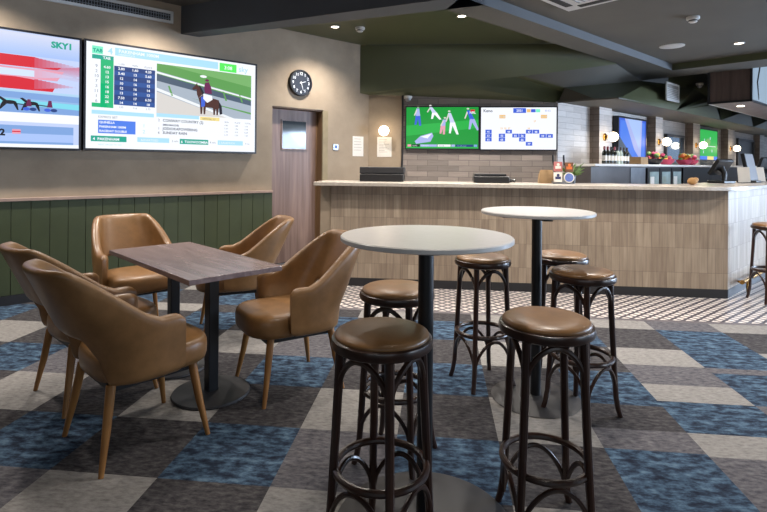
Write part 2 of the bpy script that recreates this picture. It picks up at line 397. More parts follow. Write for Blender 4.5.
# ------------------------------------------------------------------ door
def door():
    m = MB()
    m.box((3.30, WY+.13, .005), (4.045, WY+.175, 2.045), 'door_timber')
    o = struct(m, 'door_1', AW, bevel=.003)
    m = MB(); m.box((3.51, WY+.122, 1.525), (3.88, WY+.128, 1.895), 'door_glass'); w = m.build('door_window', o)
    m = MB()
    for a, b in (((3.495, 1.51), (3.51, 1.91)), ((3.88, 1.51), (3.895, 1.91)), ((3.495, 1.51), (3.895, 1.525)), ((3.495, 1.895), (3.895, 1.91))):
        m.box((a[0], WY+.118, a[1]), (b[0], WY+.132, b[1]), 'door_timber')
    m.build('window_bead', o)
    m = MB(); m.box((3.30, WY+.121, 0.0), (4.045, WY+.129, 0.0051), 'black_plinth')
    m = MB(); m.box((4.045, WY+.13, 0), (4.088, WY+.2, 2.06), 'jamb_timber'); m.box((4.07, WY+.02, 0), (4.0885, WY+.13, 2.06), 'jamb_timber')
    m.box((4.072, WY-.004, 0), (4.16, WY+.02, 2.06), 'jamb_paint'); m.box((3.2905, WY+.02, 2.046), (4.088, WY+.2, 2.0645), 'jamb_timber')
    m.box((3.2905, WY+.02, 0), (3.30, WY+.2, 2.046), 'jamb_timber')
    struct(m, 'trim_40', AW)
    m = MB(); m.box((3.29, WY+.205, 0), (4.09, WY+.24, 2.06), 'black_plinth'); struct(m, 'trim_41', AW)
door()

# ------------------------------------------------------------------ screens
class Screen:
    """draws flat graphics on a screen, fractions of width / height"""
    def __init__(s, w, h): s.w = w; s.h = h; s.m = MB()
    def P(s, x, y, l): return ((x-.5)*s.w, -.0006*l, y*s.h)
    def r(s, x0, y0, x1, y1, m, l=1): s.m.poly([s.P(x0, y0, l), s.P(x1, y0, l), s.P(x1, y1, l), s.P(x0, y1, l)], m)
    def p(s, pts, m, l=1): s.m.poly([s.P(x, y, l) for x, y in pts], m)
    def e(s, x, y, rx, ry, m, l=1, n=16, a=0):
        q = []
        for k in range(n):
            cx, cy = rx*math.cos(2*PI*k/n), ry*math.sin(2*PI*k/n)*s.h/s.w
            ca, sa = math.cos(a), math.sin(a)
            q.append((x+cx*ca-cy*sa, y+(cx*sa+cy*ca)*s.w/s.h))
        s.p(q, m, l)
    def t(s, x, y, txt, size, m, l=3, bold=0, al='LEFT'):
        T = Matrix.Translation(s.P(x, y, l)) @ Matrix.Rotation(PI/2, 4, 'X')
        s.m.text(txt, size*s.h, m, T, bold, al)
def television(label, loc, rz, w, h, draw, depth=.08, frame=.02, group=None, cat='television', base='s_white'):
    o = thing('wall_television', label, cat, loc, rz, group)
    m = MB(); f = frame
    m.box((-w/2-f, .012, -f), (w/2+f, depth, h+f), 'bezel')
    for a, b in (((-w/2-f, -f), (w/2+f, 0)), ((-w/2-f, h), (w/2+f, h+f)), ((-w/2-f, 0), (-w/2, h)), ((w/2, 0), (w/2+f, h))):
        m.box((a[0], -.006, a[1]), (b[0], .012, b[1]), 'bezel')
    m.build('frame', o)
    S = Screen(w, h); S.m.box((-w/2, .001, 0), (w/2, .011, h), base); draw(S)
    S.m.build('screen', o)
    return o
def mixc(a, b, f):
    A = [int(a[i:i+2], 16) for i in (0, 2, 4)]; B = [int(b[i:i+2], 16) for i in (0, 2, 4)]
    c = ''.join('%02x' % round(x+(y-x)*f) for x, y in zip(A, B)); n = 'glow_'+c
    if n not in M: emis(n, c, 1.0)
    return n
def draw_racing_blur(S):
    S.r(0, 0, 1, 1, 's_haze', 1)
    pass
    S.p([(0, .80), (.80, .795), (.93, .74), (.90, .70), (0, .70)], 's_red', 4)
    S.p([(0, .70), (.93, .69), (.9, .6), (0, .6)], 's_pink', 4); S.p([(0, .685), (.84, .675), (.82, .62), (0, .61)], 's_paleblue', 5)
    S.p([(0, .595), (.72, .61), (.90, .58), (.88, .50), (0, .515)], 's_red', 5)
    S.p([(0, .50), (1, .47), (1, .415), (0, .45)], 's_blue', 4); S.p([(.55, .42), (1, .40), (1, .35), (.55, .38)], 's_cyan', 4)
    for k in range(12):
        f = k/11; S.p([(.93-.16*f, .735-.004*k), (1-.0*f, .75-.01*k), (1, .72-.01*k), (.90-.16*f, .705-.004*k)], mixc('d62436', 'c3d2f6', .55+.4*f), 3)
        for y0, y1, c in ((.70, .79, 'd62436'), (.515, .60, 'd62436'), (.61, .69, 'e79fb4')): S.r(.80+.017*k, y0+.004*k, .80+.017*(k+1), y1-.004*k, mixc(c, 'c3d2f6', .25+.75*f), 7)
        S.r(0, .80+.016*k, 1, .80+.016*(k+1), mixc('a9c3f5', 'd6dcf2', f), 2); S.r(0, .35+.012*k, 1, .35+.012*(k+1), mixc('7fa4dc', 'b0d4f0', f), 3)
    S.r(0, .30, 1, .35, 's_blue', 3); S.r(0, .22, 1, .30, 's_white', 4); S.r(0, 0, .975, .19, 's_blue', 5); S.r(0, .05, .975, .12, 's_sky', 6); S.r(0, 0, 1, .03, 's_white', 6)
    for x in (.34, .52, .70, .79):
        S.e(x, .385, .028, .017, 's_horse2', 8); S.p([(x-.028, .39), (x-.05, .425), (x-.038, .43), (x-.012, .40)], 's_horse2', 8)
        S.p([(x-.03, .39), (x-.045, .32), (x-.038, .32), (x-.012, .37)], 's_horse2', 8); S.p([(x+.012, .38), (x+.03, .32), (x+.036, .32), (x+.03, .38)], 's_horse2', 8)
        S.e(x+.068, .335, .015, .015, 's_key', 9); S.e(x+.096, .335, .015, .015, 's_navy', 9); S.p([(x+.03, .38), (x+.09, .37), (x+.09, .36), (x+.03, .37)], 's_ink', 8)
        S.p([(x+.065, .36), (x+.09, .36), (x+.085, .42), (x+.072, .42)], 's_purple', 9)
    S.t(.872, .90, 'SKY1', .075, 's_teal', 8, .004)
    S.t(.66, .10, '2', .075, 's_dark', 9, .004); S.r(.71, .115, .745, .155, 's_pink', 9); S.r(.71, .13, .745, .14, 's_red', 10)
def draw_odds(S):
    S.r(0, 0, 1, 1, 's_white', 1)
    S.r(.142, .90, .74, .975, 's_lblue', 2); S.t(.16, .93, 'PAKENHAM 1000M', .045, 's_white', 4, .001); S.t(.16, .905, 'MAIDEN PLATE', .022, 's_white', 4)
    S.r(.028, .893, .081, .966, 's_mint', 2); S.t(.055, .91, 'TAB', .045, 's_teal', 4, .002, 'CENTER'); S.t(.118, .905, '4', .085, 's_lblue', 4, .002, 'CENTER')
    S.r(.75, .885, .865, .975, 's_lime', 2); S.t(.808, .91, '3:08', .055, 's_white', 4, .001, 'CENTER'); S.t(.88, .905, 'sky', .085, 's_lblue', 4, .001)
    S.r(.028, .845, .135, .885, 's_teal', 2); S.t(.10, .85, 'TAB', .036, 's_white', 4, .001, 'CENTER')
    S.r(.07, .39, .135, .846, 's_green', 3); S.r(.028, .39, .07, .43, 's_green', 3)
    S.r(.138, .425, .357, .80, 's_navy', 2)
    left = ['9', '2', '10', '7', '3', '11', '1', '6']; win = ['4.60', '12', '13', '15', '16', '18', '22', '26']
    cols = [['2.80', '1.60', '4.20'], ['5.40', '13', '5.60'], ['12', '14', '10'], ['10', '16', '12'], ['12', '16', '14'], ['13', '14', '13'], ['7.50', '17', '6.50'], ['14', '14', '18']]
    for i in range(8):
        y = .765-i*.047
        if i % 2: S.r(.138, y-.008, .357, y+.036, 's_navy2', 3)
        S.t(.05, y, left[i], .042, 's_grey', 4, 0, 'CENTER'); S.t(.102, y, win[i], .034, 's_white', 5, .001, 'CENTER')
        for q in range(3): S.t(.175+.072*q, y, cols[i][q], .034, 's_white', 5, .001, 'CENTER')
    for q, w in enumerate(['1.100', 'WIN', 'PLACE']): S.t(.175+.072*q, .812, w, .026, 's_grey', 4, 0, 'CENTER')
    for q, w in enumerate(['130', '116', '2.70']): S.t(.175+.072*q, .395, w, .026, 's_grey', 4, 0, 'CENTER')
    # race picture
    x0, x1, y0, y1 = .366, .97, .372, .875
    S.r(x0, y0, x1, y1, 's_track', 2)
    S.p([(x0, y1), (x1, y1), (x1, .62), (x0, .80)], 's_grass', 3); S.p([(x0+.05, y1), (x1, y1), (x1, .74), (.6, .83)], 's_grass2', 4)
    S.p([(x0, .79), (x1, .60), (x1, .43), (x0, .62)], 's_grass', 3); S.p([(x0, .77), (x1, .585), (x1, .47), (x0, .64)], 's_slate', 4)
    S.p([(x0, .70), (x1, .53), (x1, .45), (x0, .61)], 's_track', 5)
    S.p([(x0, .795), (x1, .615), (x1, .60), (x0, .775)], 's_rail', 6); S.p([(x0, .63), (.85, y0), (.80, y0), (x0, .60)], 's_rail', 6)
    S.p([(x0, .59), (.80, y0), (x0, y0)], 's_sand', 5)
    for xx in (.45, .79, .90): S.p([(xx, .56), (xx+.012, .56), (xx-.01, .66), (xx-.02, .66)], 's_grass', 6)
    S.e(.645, .80, .022, .014, 's_white', 7)
    S.p([(.615, .56), (.64, .60), (.70, .575), (.745, .56), (.757, .50), (.74, .45), (.70, .47), (.65, .47), (.625, .50)], 's_horse', 8)
    S.p([(.615, .56), (.64, .61), (.625, .68), (.608, .70), (.605, .725), (.597, .70), (.575, .66), (.582, .645), (.602, .655), (.605, .60)], 's_horse', 8)
    S.p([(.615, .70), (.628, .69), (.65, .62), (.64, .60)], 's_horse2', 9)
    for a in (.632, .652, .715, .735): S.p([(a-.008, .50), (a+.012, .50), (a+.006, .395), (a-.004, .395)], 's_horse', 7)
    S.p([(.745, .55), (.765, .50), (.770, .41), (.752, .40), (.748, .47)], 's_horse2', 9)
    S.p([(.63, .575), (.66, .60), (.655, .48), (.632, .47)], 's_key', 9)
    S.p([(.645, .615), (.70, .60), (.705, .56), (.67, .52), (.645, .56)], 's_white', 10)
    S.p([(.655, .735), (.68, .745), (.695, .69), (.70, .62), (.655, .62), (.65, .68)], 's_purple', 10); S.e(.668, .762, .013, .013, 's_purple', 11)
    # tables under the picture
    S.r(.028, .325, .352, .362, 's_lblue', 2); S.r(.366, .335, .62, .372, 's_lblue', 6); S.r(.626, .329, .752, .367, 's_yellow', 6); S.t(.64, .336, 'OFFICIAL 3.7', .026, 's_ink', 7)
    S.t(.06, .29, 'EXPRESS BET', .03, 's_grey', 4); S.r(.06, .145, .252, .272, 's_royal', 2)
    for q, w in enumerate(['QUINELLA', 'PAKENHAM 1000M', 'RACEDAY DOUBLE']): S.t(.066, .24-q*.041, w, .028, 's_white', 4, .001)
    S.t(.29, .22, '1', .05, 's_lblue', 4); S.t(.29, .16, '2', .05, 's_lblue', 4)
    for q, (a, b, sz) in enumerate([('2', 'CONWAY COUNTRY (2)', .038), ('', '(MISS MAUDE)', .026), ('1', 'JODIOKAPOWERING', .038), ('6', 'SUNDAY RAIN', .038)]):
        S.t(.375, .29-q*.042, a, .036, 's_ink', 4); S.t(.402, .29-q*.042, b, sz, 's_ink', 4, .0008)
    for q in range(5):
        for k, w in enumerate([['WIN', 'PLACE', 'TOTAL'], ['4.40', '2.80', '3.30'], ['2.60', '1.90', '5.80'], ['3.50', '4.10', '8.20'], ['6.10', '2.20', '7.00']][q]):
            S.t(.785+.07*k, .315-q*.035, w, .024, 's_grey', 4)
    S.r(.025, .066, .205, .12, 's_teal', 2); S.t(.035, .078, '4  PAKENHAM', .036, 's_white', 4, .001)
    S.r(.262, .073, .441, .12, 's_lblue', 2); S.t(.28, .083, 'ADVERTISED', .03, 's_white', 4); S.t(.455, .083, '5 min', .03, 's_grey', 4)
    S.r(.503, .066, .68, .12, 's_teal', 2); S.t(.51, .078, '6  TOOWOOMBA', .036, 's_white', 4, .001); S.t(.69, .083, '8 min', .03, 's_grey', 4)
    S.r(.742, .07, .914, .12, 's_lblue', 2); S.t(.75, .083, '3 RANDWICK', .03, 's_white', 4); S.t(.93, .083, '9 min', .024, 's_grey', 4)
    S.t(.06, .03, 'NEXT RACES TO GO', .022, 's_lblue', 4)
def draw_football(S):
    S.r(0, 0, 1, 1, 's_field', 1); S.p([(0, .55), (1, .7), (1, .5), (0, .3)], 's_field2', 2)
    def man(x, y, h, m1, m2, lean=0):
        S.p([(x-.02, y), (x+.02, y), (x+.035+lean, y-h*.45), (x-.03+lean, y-h*.45)], m1, 4); S.e(x+.004-lean*.2, y+.04, .018, .02, 's_sand', 5)
        S.p([(x-.03+lean, y-h*.42), (x+.035+lean, y-h*.42), (x+.05+lean*2, y-h), (x+.02+lean*2, y-h), (x+.004+lean, y-h*.6), (x-.02+lean, y-h*.95), (x-.045+lean, y-h*.95)], m2, 4)
        S.p([(x-.02, y-.02), (x-.055, y-h*.4), (x-.04, y-h*.43), (x-.005, y-h*.12)], 's_sand', 5)
    man(.16, .97, .42, 's_lilac', 's_key'); man(.34, 1.0, .30, 's_body', 's_white', .05); man(.60, .86, .52, 's_body', 's_white', .04); man(.53, .70, .36, 's_lilac', 's_pink', -.02); man(.86, .92, .48, 's_key', 's_lilac', .05)
    S.p([(.12, .17), (.20, .30), (.36, .38), (.38, .30), (.34, .16), (.14, .11)], 's_lilac', 4); S.p([(.20, .28), (.36, .36), (.30, .24)], 's_white', 5)
    S.t(.92, .84, 'NRL', .08, 's_white', 5, .001, 'CENTER'); S.r(.89, .88, .95, .94, 's_red', 4)
    S.r(0, 0, 1, .035, 's_field2', 3); S.r(.02, .04, .07, .095, 's_pink', 4); S.r(.08, .04, .19, .095, 's_dark', 4); S.t(.09, .05, 'SCORE', .035, 's_white', 5)
    S.r(.20, .04, .43, .095, 's_lilac', 4); S.t(.22, .05, 'LIVE NOW', .035, 's_white', 5); S.r(.44, .04, .62, .095, 's_white', 4); S.t(.46, .05, 'ROUND', .035, 's_ink', 5)
    S.r(.63, .04, .68, .095, 's_lilac', 4); S.r(.69, .04, .93, .095, 's_navy', 4); S.t(.71, .05, 'FULL TIME SCORES', .026, 's_lblue', 5); S.r(.94, .04, .985, .095, 's_blue', 4)
def draw_keno(S):
    S.r(0, 0, 1, 1, 's_white', 1); S.t(.03, .89, 'Keno', .10, 's_ink', 3, .001)
    S.r(.43, .87, .60, .985, 's_key', 2); S.t(.515, .90, '2021', .075, 's_white', 3, .001, 'CENTER'); S.r(.61, .885, .66, .96, 's_gold', 2); S.r(.665, .885, .725, .96, 's_key', 2); S.r(.73, .885, .785, .96, 's_mint', 2); S.t(.85, .90, '01:51', .06, 's_key', 3)
    g = [(.25, .76, 'G', '01'), (.29, .76, 'G', '08'), (.80, .76, 'G', '16'), (.84, .76, 'G', '19'), (.70, .65, 'g', '27'), (.26, .48, 'g', '33'), (.31, .48, 'g', '35'), (.36, .48, 'g', '37'), (.62, .48, 'g', '39')]
    for x, y, k, t in g:
        if k == 'G': S.r(x-.005, y-.02, x+.037, y+.065, 's_gold', 2)
        S.t(x+.016, y, t, .06, 's_sand' if k == 'G' else 's_gold', 3, .001, 'CENTER')
    for x, y, t in [(.06, .38, '41'), (.06, .285, '51'), (.06, .19, '61'), (.24, .285, '53'), (.24, .19, '63'), (.33, .38, '44'), (.42, .285, '55'), (.51, .285, '56'), (.51, .19, '66'), (.60, .38, '47'), (.69, .38, '48'), (.78, .28, '59'), (.87, .28, '60'), (.60, .09, '77')]:
        S.r(x, y, x+.085, y+.09, 's_key', 2); S.t(x+.042, y+.018, t, .065, 's_white', 3, .001, 'CENTER')
def draw_blue(S):
    S.r(0, 0, 1, 1, 's_key', 1); S.r(.05, .05, .95, .95, 's_royal', 2); S.p([(.2, 1), (.85, 1), (.8, .05), (.55, .3)], 's_lilac', 3); S.p([(.3, 1), (.8, 1), (.75, .3)], 's_sky', 4); S.p([(0, 0), (0, .6), (.5, .1), (.55, 0)], 's_slate', 3)
def draw_field(S):
    S.r(0, 0, 1, 1, 's_field2', 1); S.r(.1, .45, .9, .47, 's_rail', 2); S.e(.5, .6, .12, .12, 's_grass2', 2); S.r(0, 0, 1, .12, 's_royal', 3); S.r(.45, 0, .8, .12, 's_yellow', 4)
    for x, y in ((.3, .7), (.6, .78), (.7, .35), (.25, .3)): S.p([(x-.015, y), (x+.015, y), (x+.02, y-.09), (x-.02, y-.09)], 's_body', 4)
G1 = 'racing screens on the plaster wall'
wallrot = AW
television('huge wall television showing a blurred harness race with red hoarding', WP(.193, WY-.10, 1.455), wallrot, 1.83, 1.060, draw_racing_blur, .10, group=G1)
television('huge wall television showing race odds table and horse with purple rider', WP(2.081, WY-.10, 1.462), wallrot, 1.828, 1.059, draw_odds, .10, group=G1)
G2 = 'screens on the tiled wall behind the bar'
def tv_b(u0, u1, z0, z1, label, dr): television(label, BP((u0+u1)/2, 7.47, z0), AB, u1-u0, z1-z0, dr, .06, .015, G2)
tv_b(-.462, .579, 1.564, 2.163, 'smaller wall television showing footballers on a green field', draw_football)
tv_b(.615, 1.670, 1.555, 2.155, 'smaller wall television showing a white board of blue and gold numbers', draw_keno)
television('tall blue lit television between pilasters on the back bar wall', WP(9.06, 3.70, 1.397), AW, 1.10, .735, draw_blue, .09, .03)
television('television with a bright green sports field above the back bar', WP(13.09, 3.70, 1.49), AW, 1.31, .66, draw_field, .09, .03)

# ------------------------------------------------------------------ things on the plaster wall
def clock():
    o = thing('wall_clock', 'round black wall clock with white numerals above the timber door', 'clock', WP(3.698, WY-.045, 2.398), AW)
    rx = Matrix.Rotation(PI/2, 4, 'X'); r = .178
    m = MB(); m.lathe([(.001, .0), (r, 0), (r, .02), (r-.008, .04), (r-.022, .04), (r-.024, .02), (.001, .02)], 'black_plastic', (0, .044, 0), 40, rx); m.build('rim', o)
    m = MB(); m.lathe([(.001, .0), (r-.025, 0), (r-.025, .004), (.001, .004)], 'clock_face', (0, .022, 0), 40, rx); m.build('face', o)
    for k in range(1, 13):
        m = MB()
        a = PI/2-2*PI*k/12; T = Matrix.Translation((.122*math.cos(a), .015, .122*math.sin(a)-.018)) @ rx
        m.text(str(k), .052, 'clock_white', T, .001, 'CENTER'); m.build('numeral', o)
    for nm, hr, ln, w in (('hour_hand', 2.45, .075, .006), ('minute_hand', 5.45, .105, .004)):
        a = PI/2-2*PI*hr/12; d = Vector((math.cos(a), 0, math.sin(a))); n = Vector((-math.sin(a), 0, math.cos(a)))
        m = MB(); y = Vector((0, .011 if nm == 'hour_hand' else .009, 0))
        pts = [y-d*.02+n*w, y-d*.02-n*w, y+d*ln-n*w*.5, y+d*ln+n*w*.5]
        m.add(pts+[p+Vector((0, -.0015, 0)) for p in pts], [(0, 1, 2, 3), (7, 6, 5, 4), (0, 1, 5, 4), (1, 2, 6, 5), (2, 3, 7, 6), (3, 0, 4, 7)], 'clock_white'); m.build(nm, o)
clock()
def vent():
    o = thing('air_grille', 'long white slotted air grille high on the plaster wall', 'vent', WP(1.40, WY, 2.935), AW)
    L, Hh = 1.27, .135
    m = MB()
    m.box((-L/2, -.02, -Hh/2), (L/2, 0, -Hh/2+.03), 'white_plastic'); m.box((-L/2, -.02, Hh/2-.03), (L/2, 0, Hh/2), 'white_plastic')
    m.box((-L/2, -.02, -Hh/2), (-L/2+.03, 0, Hh/2), 'white_plastic'); m.box((L/2-.03, -.02, -Hh/2), (L/2, 0, Hh/2), 'white_plastic'); m.build('frame', o)
    m = MB(); m.box((-L/2+.02, -.006, -Hh/2+.02), (L/2-.02, 0, Hh/2-.02), 'dark_slot'); m.build('backing', o)
    m = MB(); x = -L/2+.045
    while x < L/2-.03: m.box((x, -.014, -Hh/2+.03), (x+.006, -.006, Hh/2-.03), 'steel'); x += .026
    for z in (-.018, .018): m.box((-L/2+.03, -.012, z-.003), (L/2-.03, -.006, z+.003), 'steel')
    m.build('blades', o)
vent()
def switch():
    o = thing('light_switch', 'small blue and white switch plate beside the door', 'switch', WP(4.292, WY, 1.563), AW)
    m = MB(); m.box((-.045, -.012, -.042), (.045, 0, .042), 'steel'); m.build('plate', o, bevel=.003)
    m = MB(); m.box((-.02, -.017, -.02), (.02, -.012, .022), 'badge_blue'); m.build('button', o)
switch()
def notice(label, loc, rz, w, h, rows):
    o = thing('paper_notice', label, 'notice', loc, rz, 'printed notices by the bar end')
    m = MB(); m.box((-w/2, -.003, 0), (w/2, 0, h), 'paper'); m.build('sheet', o)
    m = MB(); random.seed(rows)
    for k in range(rows):
        z = h*.86-k*h*.7/rows; m.box((-w*.38, -.0035, z), (-w*.38+w*.76*random.uniform(.5, 1), -.003, z+.006), 'print_grey')
    m.build('print', o)
notice('plain white paper notice on the plaster wall beside the switch', WP(4.70, WY, 1.44), AW, .20, .29, 5)
notice('white printed notice hanging directly below the glowing globe lamp', BP(-.79, 7.545, 1.435), AB, .215, .295, 9)
def sconce(loc, rz, label, r=.075):
    o = thing('wall_sconce', label, 'wall lamp', loc, rz, 'brass globe wall lamps')
    rx = Matrix.Rotation(PI/2, 4, 'X')
    m = MB(); m.lathe([(.001, 0), (.06, 0), (.06, .012), (.05, .018), (.001, .018)], 'brass', (0, 0, 0), 24, rx); m.build('wall_plate', o)
    m = MB(); m.tube([(0, -.01, 0), (0, -.06, 0)], .012, 'brass', 10); m.lathe([(.012, 0), (.035, .004), (.035, .018), (.01, .02)], 'brass', (0, -.05, 0), 20, rx); m.build('arm', o)
    m = MB(); m.ball((0, -.06-r, 0), r, 'lamp_globe', 20, 12); m.build('globe', o, 'glowing white glass globe')
sconce(BP(-.785, 7.545, 1.815), AB, 'globe wall lamp glowing above the printed notice')
for x, lab in ((7.89, 'globe wall lamp beside the wine bottles'), (10.08, 'globe wall lamp beside the pale mirror of the back bar'), (12.11, 'globe wall lamp left of the green sports television'), (14.6, 'globe wall lamp left of the dark window, above the tills')):
    sconce(WP(x, 3.648, 1.78), AW, lab, .074)
# ------------------------------------------------------------------ ceiling fittings
def downlight(x, y, z, label):
    o = thing('downlight', label, 'downlight', WP(x, y, z), AW, 'recessed ceiling downlights')
    m = MB(); m.lathe([(.045, 0), (.062, 0), (.062, -.008), (.050, -.010), (.045, -.004)], 'white_plastic', (0, 0, 0), 24); m.build('trim_ring', o)
    m = MB(); m.lathe([(.001, -.001), (.046, -.001), (.046, -.004), (.001, -.006)], 'downlight_lens', (0, 0, 0), 24); m.build('lens', o, 'bright warm lens')
downlight(3.855, 5.259, 3.07, 'ceiling downlight in the olive recess above the clock wall')
downlight(4.65, 3.85, 3.07, 'ceiling downlight at the inner corner of the olive recess near the long beam')
downlight(7.506, 1.796, 2.87, 'ceiling downlight in the grey coffer nearest the round speaker')
def detector(x, y, z, label):
    o = thing('smoke_detector', label, 'smoke detector', WP(x, y, z), AW)
    m = MB(); m.lathe([(.001, 0), (.062, 0), (.062, -.022), (.055, -.03), (.001, -.03)], 'white_plastic', (0, 0, 0), 24); m.build('base', o)
    m = MB(); m.lathe([(.001, -.03), (.04, -.03), (.04, -.05), (.03, -.058), (.001, -.06)], 'white_plastic', (0, 0, 0), 24); m.build('sensor', o)
    m = MB(); m.lathe([(.0405, -.036), (.043, -.036), (.043, -.044), (.0405, -.044)], 'dark_slot', (0, 0, 0), 24); m.build('vent_band', o)
detector(4.115, 5.076, 3.07, 'small smoke detector beside the downlight in the olive recess')
detector(5.868, 1.806, 2.87, 'white stepped smoke detector on the grey coffer ceiling')
def speaker():
    o = thing('ceiling_speaker', 'flat round white speaker grille set in the grey coffer', 'speaker', WP(7.09, 2.42, 2.87), AW)
    m = MB(); m.lathe([(.13, 0), (.145, 0), (.145, -.006), (.13, -.009)], 'white_plastic', (0, 0, 0), 36); m.build('rim', o)
    m = MB(); m.lathe([(.001, 0), (.13, 0), (.13, -.006), (.001, -.007)], 'white_plastic', (0, 0, 0), 36); m.build('grille', o)
speaker()
def cassette():
    o = thing('ceiling_air_conditioner', 'white square cassette air conditioner at the ceiling edge of the coffer', 'air conditioner', WP(4.27, 2.12, 2.87), AW)
    h = .42; m = MB()
    m.box((-h, -h, -.03), (h, h, 0), 'white_plastic'); m.build('fascia', o, bevel=.01)
    m = MB(); g = .24; m.box((-g, -g, -.036), (g, g, -.03), 'white_plastic')
    for k in range(9): m.box((-g+.03, -g+.03+k*.05, -.04), (g-.03, -g+.045+k*.05, -.036), 'steel')
    m.build('return_grille', o)
    for k in range(4):
        m = MB(); m.box((-.26, -.36, -.034), (.26, -.29, -.0295), 'dark_slot', Matrix.Rotation(k*PI/2, 4, 'Z')); m.build('air_slot', o)
cassette()
def grille2():
    o = thing('air_grille', 'square white framed air grille on the green soffit above the bar', 'vent', WP(8.66, 2.95, 2.485), AW)
    m = MB(); a, b = .27, .14
    m.box((-a, -.02, -b), (a, 0, -b+.025), 'white_plastic'); m.box((-a, -.02, b-.025), (a, 0, b), 'white_plastic'); m.box((-a, -.02, -b), (-a+.025, 0, b), 'white_plastic'); m.box((a-.025, -.02, -b), (a, 0, b), 'white_plastic'); m.build('frame', o)
    m = MB(); m.box((-a+.02, -.006, -b+.02), (a-.02, 0, b-.02), 'print_grey')
    for k in range(7): m.box((-a+.025, -.015, -b+.03+k*.026), (a-.025, -.006, -b+.042+k*.026), 'white_plastic')
    m.build('louvres', o)
grille2()
def dome(loc, rz, label):
    o = thing('security_camera', label, 'camera', loc, rz)
    m = MB(); m.lathe([(.001, 0), (.06, 0), (.06, -.03), (.055, -.035), (.001, -.035)], 'white_plastic', (0, 0, 0), 20); m.build('mount', o)
    m = MB(); m.ball((0, 0, -.04), .045, 'steel', 16, 10); m.build('dome', o)
dome(BP(-.44, 7.46, 2.325), AB, 'small dome camera at the top left of the football television')
dome(WP(9.95, 2.95, 2.774), AW, 'small dome camera under the soffit near the hanging timber cabinet')

# ------------------------------------------------------------------ bar counter
def arc(c, r, a0, a1, n): return [(c[0]+r*math.cos(a0+(a1-a0)*k/n), c[1]+r*math.sin(a0+(a1-a0)*k/n)) for k in range(n+1)]
def inter(p, d, q, e):
    den = d[0]*e[1]-d[1]*e[0]; t = ((q[0]-p[0])*e[1]-(q[1]-p[1])*e[0])/den; return (p[0]+d[0]*t, p[1]+d[1]*t)
def bar():
    # work in the bar frame; wall frame axes there:
    da = AW-AB; ex = (math.cos(da), math.sin(da)); ey = (-math.sin(da), math.cos(da))
    wp = lambda x, y: (x*ex[0]+y*ey[0], x*ex[1]+y*ey[1])
    o = thing('bar_counter', 'long pale stone topped bar counter faced in vertical timber look tiles', 'bar counter', (0, 0, 0), AB)
    C = inter((0, 5.505), (1, 0), wp(0, 1.525), ex); far = 19.0
    # front and end carcass
    I = inter((0, 6.0), (1, 0), wp(0, 2.05), ex)
    m = MB(); m.prism([(-1.16, 5.505), C, I, (-1.16, 6.0)], .09, 1.09, 'bar_tile'); m.build('tiled_front', o)
    e = MB(); a0 = toWb(C); 
    e.box((a0[0], 1.525, .09), (far, 2.05, 1.09), 'bar_tile_end', )
    # slice the start so it meets the corner
    eo = e.build('tiled_return', o); eo.rotation_euler = (0, 0, da)
    m = MB(); m.prism([(-1.16, 5.503), inter((0, 5.503), (1, 0), wp(0, 1.523), ex), inter((0, 5.6), (1, 0), wp(0, 1.62), ex), (-1.16, 5.6)], 0, .09, 'black_plinth'); m.build('plinth', o)
    e = MB(); e.box((a0[0]+.003, 1.523, 0), (far, 1.62, .09), 'black_plinth'); eo = e.build('plinth', o); eo.rotation_euler = (0, 0, da)
    # worktop with a rounded corner
    F = inter((0, 5.40), (1, 0), wp(0, 1.43), ex); r = .9
    turn = da; L = r*math.tan(turn/2)
    c = (F[0]-L, 5.40+r)
    cor = arc(c, r, -PI/2, -PI/2+turn, 12)
    J = inter((0, 6.08), (1, 0), wp(0, 2.12), ex)
    endc = arc((-1.30, 5.44), .04, PI, 1.5*PI, 5)
    pts = endc+cor+[wp(far, 1.43), wp(far, 2.12), J, (-1.34, 6.08)]
    m = MB(); m.prism(pts, 1.09, 1.13, 'stone_top'); m.build('worktop', o, 'pale speckled stone worktop with rounded corner', bevel=.004)
    m = MB(); m.box((-1.28, 5.52, 0), (-1.165, 6.0, 1.088), 'plaster'); m.build('end_panel', o, 'pale plastered end panel')
def toWb(p):
    q = BP(*p); return toW(q)
bar()
def foot_rail():
    o = thing('foot_rail', 'brass foot rail along the side of the bar counter', 'foot rail', (0, 0, 0), AW)
    m = MB(); m.tube([(6.18, 1.436, .16), (19, 1.436, .16)], .022, 'brass', 12); m.build('rail', o)
    for x in (6.40, 8.2, 10, 12):
        m = MB(); m.tube([(x, 1.436, .16), (x, 1.48, .13), (x, 1.523, .12)], .012, 'brass', 8); m.tube([(x, 1.436, .16), (x, 1.44, .08), (x, 1.43, .0)], .012, 'brass', 8); m.build('bracket', o)
foot_rail()
